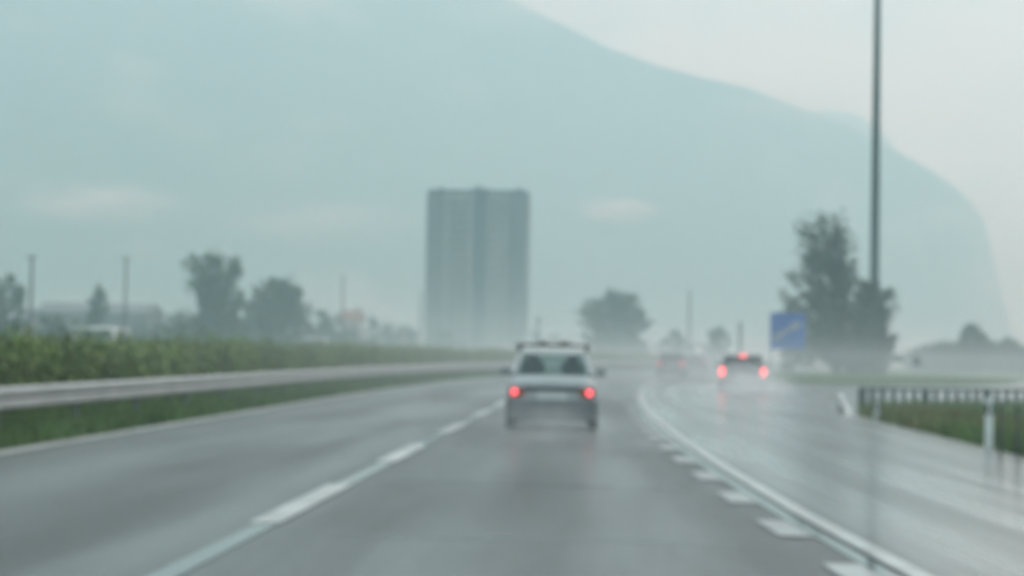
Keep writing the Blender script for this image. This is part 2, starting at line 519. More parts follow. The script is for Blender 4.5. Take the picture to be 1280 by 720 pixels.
mountain('mountain', [(-700, -260), (-300, -230), (0, -170), (300, -100), (500, -45), (620, -8), (700, 30), (760, 58), (820, 78), (880, 92), (930, 106), (1000, 134), (1060, 160),
                      (1110, 184), (1160, 212), (1200, 240), (1222, 260), (1233, 278), (1237, 300), (1240, 350), (1246, 400), (1262, 447), (1300, 450)], 2700, (880, 2480), 3350, 3, nx=260)
mountain('distant_hill', [(860, 440), (930, 200), (990, 146), (1040, 137), (1075, 145), (1105, 168), (1150, 230), (1190, 330), (1230, 400), (1300, 446)], 3360, (3000, 3000), 3395, 12, ny=40)

# ------------------------------------------------------------------ verge grass, hedge
def blades(name, n, sampler, hmin, hmax, material, seed, label, cat='grass'):
    rng = np.random.default_rng(seed)
    P = np.array([sampler(rng) for _ in range(n)])
    h = rng.uniform(hmin, hmax, n); a = rng.uniform(0, 6.283, n); w = rng.uniform(0.012, 0.03, n)
    ln = rng.normal(0, 0.35, (n, 2)) * h[:, None]
    dx = np.stack([np.cos(a) * w, np.sin(a) * w, np.zeros(n)], 1)
    tip = P + np.stack([ln[:, 0], ln[:, 1], h], 1)
    V = np.stack([P - dx, P + dx, tip], 1).reshape(-1, 3)
    m = bpy.data.meshes.new(name)
    m.from_pydata(V.tolist(), [], np.arange(3 * n).reshape(-1, 3).tolist())
    m.materials.append(material)
    o = link(name, m)
    return tag(o, label, cat, kind='stuff')
def verge_l(rng):
    y = 17 + 110 * rng.random() ** 1.6; x = rng.uniform(-9.7, L_EDGE - 0.02)
    return (x + bend(y), y, -0.05)
blades('verge_grass', 42000, verge_l, 0.12, 0.38, M['grass'], 5, 'short green grass on the strip between edge line and guardrail')
WEDGE = [(6.15, 20), (6.15, 46), (6.9, 50.2), (8.8, 53.6), (12, 55.4), (18, 56.3), (30, 57.2), (30, 20)]
def inside(x, y, poly):
    c = False; j = len(poly) - 1
    for i in range(len(poly)):
        (xi, yi), (xj, yj) = poly[i], poly[j]
        if (yi > y) != (yj > y) and x < (xj - xi) * (y - yi) / (yj - yi) + xi: c = not c
        j = i
    return c
def verge_r(rng):
    while True:
        x, y = rng.uniform(6.1, 17), rng.uniform(22, 57)
        if inside(x, y, WEDGE) and x < 2.0 + y * 0.26: return (x, y, -0.05)
blades('verge_grass', 36000, verge_r, 0.08, 0.38, M['grass'], 6, 'long green grass on the wedge of land below the dark railing')
def verge_dry(rng):
    while True:
        x, y = rng.normal(7.4, 0.7), rng.normal(42, 4.0)
        if inside(x, y, WEDGE): return (x, y, -0.05)
blades('dry_grass', 9000, verge_dry, 0.10, 0.34, M['dry'], 7, 'brownish dry grass at the tip of the grass wedge')
def island(rng):
    while True:
        x, y = rng.uniform(7, 26), rng.uniform(97, 150)
        if x > road_right(y) + 0.4 and x < 9 + (y - 92) * 0.9 and x < 13 + (y - 97) * .42 + 3: return (x, y, -0.05)
blades('island_grass', 22000, island, 0.1, 0.35, M['grass'], 9, 'green grass on the island around the blue sign and tree')

def quads(name, C, N, size, material, rng, parent=None, aspect=0.6):
    "leaf-sized quads at points C, tilted at random"
    n = len(C)
    a = rng.normal(0, 1, (n, 3)); a /= np.linalg.norm(a, axis=1)[:, None]
    b = rng.normal(0, 1, (n, 3)); b = np.cross(a, b); b /= np.linalg.norm(b, axis=1)[:, None]
    s = size * rng.uniform(0.6, 1.4, n)[:, None]
    V = np.stack([C - a * s, C + b * s * aspect, C + a * s, C - b * s * aspect], 1).reshape(-1, 3)
    m = bpy.data.meshes.new(name)
    m.from_pydata(V.tolist(), [], np.arange(4 * n).reshape(-1, 4).tolist())
    m.materials.append(material)
    return link(name, m, parent)

rngh = np.random.default_rng(21)
hedge = thing('hedge', 'long clipped yellow-green hedge running behind the steel guardrail', 'hedge', (-10.4, 20, -0.05))
HX, HW, HH = -10.4, 0.7, 1.40
def hedge_h(y): return HH + 0.05 * math.sin(y * 0.9) + 0.04 * math.sin(y * 2.3 + 1) + 0.05 * math.sin(y * 0.27)
core = MB(); secs = []
for i in range(150):
    y = 18 + i * 1.3; x = HX + bend(y); h = hedge_h(y) - 0.16; w = HW - 0.18 + 0.08 * math.sin(y * 1.7)
    secs.append([(x - w, y, 0), (x - w, y, h * .7), (x - w * .6, y, h), (x + w * .6, y, h), (x + w, y, h * .7), (x + w, y, 0)])
core.v = []; core.loft(secs)
oc = core.build('light_block_core', M['hedge_core'], hedge); oc.location = (10.4, -20, 0)  # solid dark core added inside the foliage to stop light passing through
n = 110000
yy = 18 + 190 * rngh.random(n) ** 1.7
hh = np.array([hedge_h(v) for v in yy]); bb = np.array([bend(v) for v in yy])
th = rngh.uniform(-0.25, math.pi + 0.25, n)
rr = 1 + rngh.normal(0, 0.10, n)
ex = np.sign(np.cos(th)) * np.abs(np.cos(th)) ** 0.5 * HW * rr
ez = np.abs(np.sin(th)) ** 0.5 * hh * rr * np.where(rngh.random(n) < 0.5, rngh.uniform(0.1, 1, n), 1.0)
Ch = np.stack([HX + bb + ex + 10.4, yy - 20, ez], 1)
quads('foliage', Ch, None, 0.055, M['hedge'], rngh, hedge)

# ------------------------------------------------------------------ steel guardrail
RX = -8.25
rail = thing('guardrail', 'grey galvanised steel guardrail in front of the hedge', 'guardrail', (RX, 16, -0.05))
prof = [(0.00, 0.43), (0.05, 0.46), (0.05, 0.54), (0.0, 0.585), (0.05, 0.63), (0.05, 0.71), (0.0, 0.75), (-0.012, 0.755)]
pm = MB().box((0, 0, 0.36), (0.06, 0.10, 0.72)).box((0.06, 0, 0.585), (0.1, 0.1, 0.26)).mesh('post'); pm.materials.append(M['post'])
for i in range(45):
    a = 16 + i * 4.0; b = a + 3.985
    sec = [[(RX + 0.12 + bend(y) + px - rail.location.x, y - 16, pz + 0.05) for px, pz in prof] for y in (a, (a + b) / 2, b)]
    mb = MB(); mb.loft(sec)
    o = mb.build('beam', M['galv'], rail)
    s = o.modifiers.new('solid', 'SOLIDIFY'); s.thickness = 0.004
    for y in (a + 2.0,):
        link('post', pm, rail, loc=(bend(y), y - 16, 0.03))

# ------------------------------------------------------------------ trees
def tree(name, label, base, H, W, profile, seed, leaf, nleaf=4200, lsize=0.22, trunk_r=0.18, stems=((0, 0),), group=None, gap=0.5, ncl=70, lean=0.0, airy=0.0):
    rng = np.random.default_rng(seed)
    root = thing(name, label, 'tree', base, 0, group)
    pf = np.array(profile)
    pts = []
    tr = MB()
    stem_paths = []
    for sx, sy in stems:
        path = [Vector((sx * 0.3, sy * 0.3, -0.05))]
        for k in range(1, 6):
            f = k / 5 * 0.86
            path.append(Vector((sx * (0.3 + f) + lean * H * f + rng.normal(0, 0.02) * H * 0.5, sy * (0.3 + f) + rng.normal(0, 0.012) * H, H * f)))
        tr.tube(path, [trunk_r * (1 - 0.165 * k) for k in range(6)], 7); stem_paths.append(path)
    cl = []
    while len(cl) < ncl:
        f = rng.uniform(pf[0, 0], 1.0)
        c = np.interp(f, pf[:, 0], pf[:, 2]) if pf.shape[1] > 2 else 0.0
        w = np.interp(f, pf[:, 0], pf[:, 1])
        a = rng.uniform(0, 6.283)
        w *= 1 + 0.28 * math.sin(2 * a + seed + 7 * f) + 0.18 * math.sin(5 * a + 17 * f + seed)
        if rng.random() > (w / pf[:, 1].max()) ** 0.7: continue
        r = w * W / 2 * math.sqrt(rng.uniform(0.12, 1.0))
        cl.append((c * W / 2 + lean * H * f + r * math.cos(a), r * math.sin(a), H * f))
    limbs = []
    for i, c in enumerate(cl):
        path = stem_paths[i % len(stem_paths)]
        f = max(0.12, c[2] / H - rng.uniform(0.12, 0.3))
        k = min(4, int(f / 0.86 * 5)); t = f / 0.86 * 5 - k
        s = path[k].lerp(path[k + 1], min(1, t))
        e = Vector(c); mid = s.lerp(e, 0.55) + Vector((0, 0, -0.03 * H * rng.random()))
        limbs.append((mid, e))
        tr.tube([s, mid, e], [trunk_r * 0.32, trunk_r * 0.2, 0.012], 5, cap=False)
    tr.build('trunk', M['bark'], root)
    per_c = int(nleaf * 0.62) // ncl
    P = []
    for (s_, e_) in limbs:
        rad = W * rng.uniform(0.025, 0.075)
        tt = rng.random(per_c) ** 0.7
        s_, e_ = np.array(s_), np.array(e_)
        ext = e_ + (e_ - s_) * 0.12
        q = s_ + (ext - s_) * tt[:, None] + rng.normal(0, 1, (per_c, 3)) * (rad * (1.15 - 0.55 * tt))[:, None]
        P.append(q)
    P = np.concatenate(P)
    if airy: P = P[rng.random(len(P)) > airy * np.clip((P[:, 2] / H - 0.45) / 0.35, 0, 1)]
    P[:, 2] = np.maximum(P[:, 2], 0.1)
    quads('crown', P, None, lsize, M[leaf], rng, root)
    return root
def tree_at(px, top, wpx, Y, profile, seed, leaf, label, name='broadleaf_tree', group=None, **kw):
    b = at(px, 440, Y); t = at(px, top, Y)
    return tree(name, label, (b.x, Y, -0.05), t.z, wpx * Y / FPX, profile, seed, leaf, group=group, **kw)

ROUND = [(0.06, 0.5), (0.2, 0.85), (0.45, 1.0), (0.7, 0.9), (0.9, 0.55), (1.0, 0.2)]
UPRIGHT = [(0.05, 0.8), (0.2, 1.05), (0.45, 0.95), (0.7, 0.8), (0.88, 0.75), (1.0, 0.6)]
CONE = [(0.05, 0.9), (0.3, 0.8), (0.6, 0.5), (0.85, 0.22), (1.0, 0.05)]
tall = at(1048, 440, 150)
tree_at(1046, 262, 122, 150, [(0.08, 0.75, 0.1), (0.25, 0.95, 0.05), (0.4, 0.95, 0.0), (0.52, 0.95, -0.15), (0.62, 0.9, -0.28), (0.75, 0.66, -0.24), (0.9, 0.60, -0.3), (1.0, 0.5, -0.36)], 31, 'leafa',
        'tall ragged tree with upswept branches beside the blue sign', nleaf=24000, lsize=0.15, ncl=220, trunk_r=0.2, stems=((-0.5, 0), (0.4, 0.3)), airy=0.72)
tree_at(1086, 352, 62, 146, [(0.03, 0.8), (0.25, 0.92), (0.6, 0.95), (0.85, 0.85), (1.0, 0.6)], 32, 'leafa',
        'dense dark bushy tree standing at the foot of the high mast', nleaf=20000, lsize=0.16, ncl=160, trunk_r=0.16)
tree_at(992, 374, 46, 178, ROUND, 33, 'leafb', 'small pale tree peeping over the top of the blue sign', nleaf=2500, lsize=0.2, ncl=35)
tree_at(772, 366, 94, 300, ROUND, 34, 'leafa', 'broad round misty tree ahead between the white car and the far poles', nleaf=11000, lsize=0.32, ncl=120, trunk_r=0.3)
tree_at(672, 396, 26, 420, CONE, 35, 'leafa', 'small pointed tree at the foot of the tower block', nleaf=1500, lsize=0.35, ncl=30)
tree_at(843, 412, 38, 340, ROUND, 36, 'leafa', 'low misty tree beside the tall far pole', nleaf=2000, lsize=0.32, ncl=35)
tree_at(896, 405, 36, 320, UPRIGHT, 37, 'leafb', 'low misty tree just above the car with brake lights', nleaf=2000, lsize=0.32, ncl=35)
tree_at(270, 318, 84, 230, UPRIGHT, 38, 'leafa', 'upright dark tree with feathery top, tallest above the hedge', nleaf=12000, lsize=0.25, ncl=150, trunk_r=0.22)
tree_at(346, 351, 96, 250, ROUND, 39, 'leafa', 'rounded dark tree beside the tallest tree above the hedge', nleaf=12000, lsize=0.26, ncl=150, trunk_r=0.22)
tree_at(6, 340, 58, 210, ROUND, 40, 'leafa', 'dark rounded tree cut by the picture edge beyond the hedge', nleaf=4000, lsize=0.25, ncl=60)
tree_at(121, 342, 50, 240, CONE, 41, 'leafa', 'pointed dark tree between the two tall poles by the long shed', nleaf=3500, lsize=0.25, ncl=60)
for k, (px, tp, w, Y) in enumerate([(60, 392, 60, 215), (404, 385, 50, 330), (470, 398, 56, 400), (505, 408, 44, 420), (222, 392, 46, 300), (560, 414, 60, 500), (700, 418, 50, 520), (186, 402, 66, 275), (308, 392, 64, 262), (388, 398, 66, 290), (440, 412, 70, 350)]):
    tree_at(px, tp, w, Y, ROUND, 50 + k, 'leafb',
            ['low bushy tree in front of the small pink house', 'low tree beside the pink gabled house', 'faint low tree between the pink house and the tower', 'faint small tree just beside the tower block',
             'low bush between the long shed and the upright tree', 'very faint low tree hiding the foot of the tower', 'very faint low tree behind the white car roof',
             'wide low bush in front of the shed end near the tall thin pole', 'low bush filling the gap between the upright and the rounded tree', 'wide low bush beside the rounded dark tree', 'wide low bush below the faint pole and pink gabled house'][k],
            nleaf=2200, lsize=0.3, ncl=40, group='low trees beyond the hedge')
for k, (px, tp, w, Y, pfl) in enumerate([(1216, 402, 46, 205, ROUND), (1182, 428, 66, 210, ROUND), (1250, 424, 60, 215, ROUND), (1282, 434, 50, 208, ROUND), (1148, 436, 40, 230, ROUND), (1320, 430, 60, 215, ROUND)]):
    tree_at(px, tp, w, Y, pfl, 70 + k, 'leafa',
            ['tallest rounded tree of the clump beyond the railing', 'low spreading bush beside the tallest tree beyond the railing', 'low bush between the tallest tree and the picture edge',
             'dark low bush cut by the picture edge beyond the railing', 'low faint bush nearest the high mast tree', 'low bush beyond the edge of the railing clump'][k],
            nleaf=4500, lsize=0.22, ncl=90, group='bushes beyond the railing')

# ------------------------------------------------------------------ tower block
BY = 580.0
bl, br = at(530, 430, BY), at(656, 430, BY)
BW = br.x - bl.x
BH = at(598, 237, BY).z
bx = (bl.x + br.x) / 2
tower = thing('apartment_tower', 'tall grey concrete tower block fading into the rain', 'building', (bx, BY, -0.05), R(-1.5))
DEP = 16.0
def bbox(name, x0, x1, y0, y1, z0, z1, m, parent=tower):
    return MB().box(((x0 + x1) / 2, (y0 + y1) / 2, (z0 + z1) / 2), (x1 - x0, y1 - y0, z1 - z0)).build(name, M[m], parent)
w2 = BW / 2
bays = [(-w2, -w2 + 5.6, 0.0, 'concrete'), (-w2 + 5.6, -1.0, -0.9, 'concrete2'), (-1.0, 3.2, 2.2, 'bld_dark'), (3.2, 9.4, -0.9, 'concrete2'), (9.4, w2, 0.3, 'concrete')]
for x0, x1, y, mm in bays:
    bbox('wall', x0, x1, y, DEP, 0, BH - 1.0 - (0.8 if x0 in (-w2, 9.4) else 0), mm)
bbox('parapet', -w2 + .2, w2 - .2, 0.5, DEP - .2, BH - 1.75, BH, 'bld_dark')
ph = bbox('plant_room', -2.4, 3.0, 4, 11, BH - .5, BH + 0.8, 'concrete')
bbox('vent_stack', -0.6, 0.5, 5, 6.4, BH + 0.8, BH + 1.8, 'bld_dark', ph)
for xx in (-12.4, 11.6):
    bbox('roof_vent', xx, xx + 1.6, 4, 6, BH, BH + 0.9, 'bld_dark')
wm = MB().box((0, 0, 0), (1.5, 0.12, 1.45)).mesh('window'); wm.materials.append(M['window'])
sm = MB().box((0, 0, 0), (1.8, 0.28, 0.12)).mesh('window_sill'); sm.materials.append(M['concrete2'])
bm_ = MB().box((0, 0, 0.0), (3.6, 1.1, 0.16)).box((0, -0.5, 0.5), (3.6, 0.08, 0.9)).box((-1.76, 0, 0.5), (0.08, 0.92, 0.9)).box((1.76, 0, 0.5), (0.08, 0.92, 0.9)).mesh('balcony'); bm_.materials.append(M['concrete'])
NST = 17
sth = (BH - 3.2) / NST
cols = [(-w2 + 1.5, 0.0), (-w2 + 4.0, 0.0), (-w2 + 7.4, -0.9), (-3.0, -0.9), (1.1, 2.2), (4.9, -0.9), (7.8, -0.9), (w2 - 4.2, 0.3), (w2 - 1.6, 0.3)]
for s in range(NST):
    z = 1.9 + s * sth
    for cx_, cy_ in cols:
        wd = link('window', wm, tower, loc=(cx_, cy_ - 0.03, z))
        if s > NST - 5: link('window_sill', sm, wd, loc=(0, -0.09, -0.8))
    if s: link('balcony', bm_, tower, loc=(-w2 + 10.4 - 0.05, -0.9 - 0.55, z - 1.0))

# ------------------------------------------------------------------ low buildings on the left
def house(label, px, Y, w, d, h, hr, wall, roof, rz=0.0, nwin=2, name='house', cat='house'):
    p = at(px, 440, Y)
    t = thing(name, label, cat, (p.x, Y, -0.05), rz)
    MB().box((0, d / 2, h / 2), (w, d, h)).build('wall', M[wall], t)
    o = 0.35
    r_ = MB()
    r_.add([(-w / 2 - o, -o, h - .05), (w / 2 + o, -o, h - .05), (w / 2 + o, d + o, h - .05), (-w / 2 - o, d + o, h - .05), (-w / 2 - o, d / 2, h + hr), (w / 2 + o, d / 2, h + hr)],
           [(0, 1, 5, 4), (2, 3, 4, 5), (0, 4, 3), (1, 2, 5), (3, 2, 1, 0)])
    ro = r_.build('roof', M[roof], t)
    if nwin:
        if cat == 'house': MB().box((w * .25, d * .6, h + hr), (0.6, 0.6, 1.4)).build('chimney', M[wall], ro)
        for i in range(nwin):
            x = -w / 2 + w * (i + 0.5) / nwin
            wn_ = MB().box((x, -0.02, h * .55), (1.1, 0.1, 1.2)).build('window', M['window'], t)
            MB().box((x, -0.06, h * .55 - .66), (1.4, 0.2, 0.1)).build('window_sill', M['cream'], wn_)
    return t
house('small pink house with pale wall beyond the hedge, cut by the picture edge', 2, 235, 5.6, 7, 4.4, 1.4, 'pink', 'rooff', R(6))
house('long low grey shed with flat dark roof beyond the hedge', 112, 290, 17, 12, 6.4, 1.5, 'shed', 'rooff', 0, 5, 'shed', 'shed')
house('lower grey shed extension in front of the upright tree', 205, 300, 9, 10, 5.0, 1.0, 'shed', 'rooff', 0, 3, 'shed', 'shed')
house('narrow pink gabled house beside a thin pole', 436, 380, 3.8, 8, 7.2, 2.0, 'pink', 'tiles', 0, 1)
house('small pale house glimpsed between low trees near the tower', 492, 480, 4.5, 6, 4.6, 1.2, 'cream', 'tiles', 0, 1)

# ------------------------------------------------------------------ poles, mast, sign
def util_pole(label, px, top, Y, r=0.12, arm=True):
    p = at(px, 440, Y); h = at(px, top, Y).z + 0.05
    t = thing('utility_pole', label, 'pole', (p.x, Y, -0.05), 0, 'thin poles along the horizon')
    MB().tube([(0, 0, 0), (0, 0, h * .5), (0, 0, h)], [r, r * .85, r * .7], 10).build('shaft', M['wood'], t)
    if arm:
        ca = MB().box((0, -r - .03, h - .35), (1.3, 0.1, 0.12)).build('crossarm', M['wood'], t)
        for x in (-.55, 0.0, .55):
            MB().tube([(x, -r - .03, h - .29), (x, -r - .03, h - .1)], [.05, .03], 6).build('insulator', M['white'], ca)
    return t
util_pole('thick dark pole nearest the picture edge above the long shed', 37, 318, 200, 0.20)
util_pole('tall thin pole standing at the end of the long shed', 155, 320, 215, 0.17)
util_pole('short faint pole poking up behind the rounded dark tree', 364, 342, 330, 0.16, False)
util_pole('faint pole in front of the narrow pink house', 427, 344, 300, 0.17, False)
util_pole('faint pole right beside the tower block', 525, 364, 380, 0.2, False)
util_pole('tall faint pole behind the low trees past the white car', 861, 362, 300, 0.2, False)
util_pole('short teal pole above the car with brake lights', 925, 402, 250, 0.28, False)

MY = 170
mb_, mt_ = at(1092, 440, MY), at(1101, 0, MY)
mast = thing('high_mast', 'very tall dark steel mast rising behind the bushy tree', 'mast', (mb_.x, MY, -0.05))
MH = 40.0
MB().tube([(0, 0, 0), (0, 0, MH * .25), (0, 0, MH * .5), (0, 0, MH * .75), (0, 0, MH)], [0.46, 0.42, 0.36, 0.30, 0.24], 16).build('shaft', M['pole'], mast, True)
MB().tube([(0, 0, 0), (0, 0, 0.5)], [0.7, 0.7], 16).build('base_flange', M['pole'], mast)
MB().tube([(0, 0, MH - 1), (0, 0, MH - .7)], [1.4, 1.4], 16).build('lamp_ring', M['pole'], mast)
for k in range(6):
    a = k * math.pi / 3
    MB().box((1.7 * math.cos(a), 1.7 * math.sin(a), MH - .9), (0.7, 0.5, 0.25)).build('floodlight', M['signback'], mast)

SY = 140
s0, s1 = at(963, 391, SY), at(1006.5, 437, SY)
SW, SH = s1.x - s0.x, s0.z - s1.z
sign = thing('road_sign', 'large blue motorway sign with pale diagonal marking on two posts', 'road sign', ((s0.x + s1.x) / 2, SY, -0.05), R(-3))
zc = (s0.z + s1.z) / 2 + 0.05
MB().box((0, 0, zc), (SW, 0.06, SH)).build('panel', M['signblue'], sign)
for sx in (-1, 1):
    MB().tube([(sx * SW * 0.46, 0.1, 0), (sx * SW * 0.46, 0.1, zc + SH * .45)], 0.06, 8).build('post', M['signback'], sign)
sy = MB()
for (u, v, w_, h_) in [(-.34, -.20, .12, .28), (-.22, -.10, .14, .22), (-.08, -.02, .12, .24), (.06, .06, .14, .2), (.20, .15, .16, .34), (.32, .20, .10, .26)]:
    c = Vector((u * SW, -0.035, zc + v * SH))
    sy.box(c, (w_ * SW * .8, 0.012, h_ * SH * .62), Matrix.Rotation(R(-32), 3, 'Y'))
sy.build('diagonal_marking', M['signwhite'], sign)

p = at(1146, 440, 120)
ss = thing('small_sign', 'small dark square sign on a thin post beside the mast tree', 'sign', (p.x, 120, -0.05))
MB().tube([(0, 0, 0), (0, 0, 1.6)], 0.035, 8).build('post', M['signback'], ss)
MB().box((0, -0.05, 1.25), (0.55, 0.04, 0.62)).build('panel', M['pole'], ss)

# ------------------------------------------------------------------ dark railing above the grass wedge
r0, r1 = Vector((6.78, 50.4, -0.05)), Vector((14.6, 54.2, -0.05))
rl = thing('railing', 'low dark metal railing with upright bars along the side road', 'railing', r0, math.atan2(r1.y - r0.y, r1.x - r0.x))
RLn = (r1 - r0).length
MB().box((RLn / 2, 0, 0.61), (RLn, 0.07, 0.07)).build('top_rail', M['pole'], rl)
MB().box((RLn / 2, 0, 0.17), (RLn, 0.05, 0.05)).build('bottom_rail', M['pole'], rl)
rp_ = MB().box((0, 0, 0.38), (0.12, 0.04, 0.38)).mesh('bar'); rp_.materials.append(M['pole'])
pp_ = MB().box((0, 0, 0.31), (0.16, 0.12, 0.62)).mesh('post'); pp_.materials.append(M['pole'])
k = 0; x = 0.06
rr_ = random.Random(4)
while x < RLn:
    if k % 6 == 0: link('post', pp_, rl, loc=(x, 0, 0))
    else: link('bar', rp_, rl, loc=(x + rr_.uniform(-.03, .03), 0, 0))
    x += 0.33; k += 1
tp = gp(1066, 518)
term = thing('rail_terminal', 'white sloping end piece where the railing meets the slip road', 'rail end', (tp.x, tp.y, -0.05))
MB().add([(-0.05, 2.6, 0.50), (0.07, 2.6, 0.54), (0.04, 0, 0.0), (-0.12, 0, 0.0), (-0.05, 2.6, 0.26), (0.07, 2.6, 0.30), (0.04, -0.2, 0), (-0.12, -0.2, 0)],
         [(0, 1, 2, 3), (4, 7, 6, 5), (0, 4, 5, 1), (1, 5, 6, 2), (2, 6, 7, 3), (3, 7, 4, 0)]).build('beam', M['paint2'], term)
MB().box((0.01, 2.4, 0.2), (0.08, 0.08, 0.4)).build('post', M['post'], term)

def delineator(label, px, py, top):
    b = gp(px, py); h = at(px, top, b.y).z
    t = thing('delineator_post', label, 'marker post', (b.x, b.y, -0.05), 0, 'white marker posts beside the slip road')
    h += .05
    MB().add([(-.06, -.04, 0), (.06, -.04, 0), (.06, .05, 0), (-.06, .05, 0), (-.055, -.035, h), (.055, -.035, h - .05), (.055, .045, h - .05), (-.055, .045, h)],
             [(3, 2, 1, 0), (4, 5, 6, 7), (0, 1, 5, 4), (1, 2, 6, 5), (2, 3, 7, 6), (3, 0, 4, 7)]).build('shaft', M['white'], t)
    MB().box((0, 0.005, h * .78), (0.128, 0.098, 0.16)).build('black_band', M['black'], t)
    MB().box((0, -0.05, h * .78), (0.05, 0.01, 0.12)).build('reflector', M['white'], t)
delineator('white marker post standing near in front of the railing', 1236, 559, 497)
delineator('small white marker post at the tip of the brownish grass', 1096, 524, 503)
for px, label in ((1250, 'thin dark stake just past the near marker post'), (1271, 'thin dark stake nearest the picture edge below the railing')):
    b = gp(px, 567)
    t = thing('stake', label, 'stake', (b.x, b.y, -0.05), 0, 'thin stakes in the grass wedge')
    MB().tube([(0, 0, 0), (0.01, 0, 0.72)], [0.028, 0.022], 8).build('shaft', M['wood'], t)
    MB().tube([(0.01, 0, 0.7), (0.01, 0, 0.74)], [0.034, 0.03], 8).build('cap', M['wood'], t)

# ------------------------------------------------------------------ cars
def wheel_parts(t, x, y, r, sgn):
    w = thing_part('wheel', t, (x, y, r))
    def ring(rad, wd, name, m, n=20, off=0.0):
        secs_ = []
        pr = [(-wd / 2, rad * .62), (-wd / 2, rad * .93), (-wd * .36, rad), (wd * .36, rad), (wd / 2, rad * .93), (wd / 2, rad * .62)]
        for i in range(n + 1):
            a = 2 * math.pi * i / n
            secs_.append([(px_, q * math.cos(a), q * math.sin(a)) for px_, q in pr])
        mb = MB(); mb.loft(secs_); return mb.build(name, M[m], w, True)
    ring(r, 0.18, 'tyre', 'rubber')
    mb = MB().tube([(-0.07, 0, 0), (0.07, 0, 0)], r * .63, 16)
    for i in range(5):
        a = i * 2 * math.pi / 5
        mb.box((sgn * 0.075, math.cos(a) * r * .34, math.sin(a) * r * .34), (0.03, 0.06, r * .5), Matrix.Rotation(a - math.pi / 2, 3, 'X'))
    mb.build('rim', M['rim'], w)
def thing_part(name, parent, loc):
    o = bpy.data.objects.new(name, None); COL.objects.link(o); o.parent = parent; o.location = loc; o.empty_display_size = .1
    return o

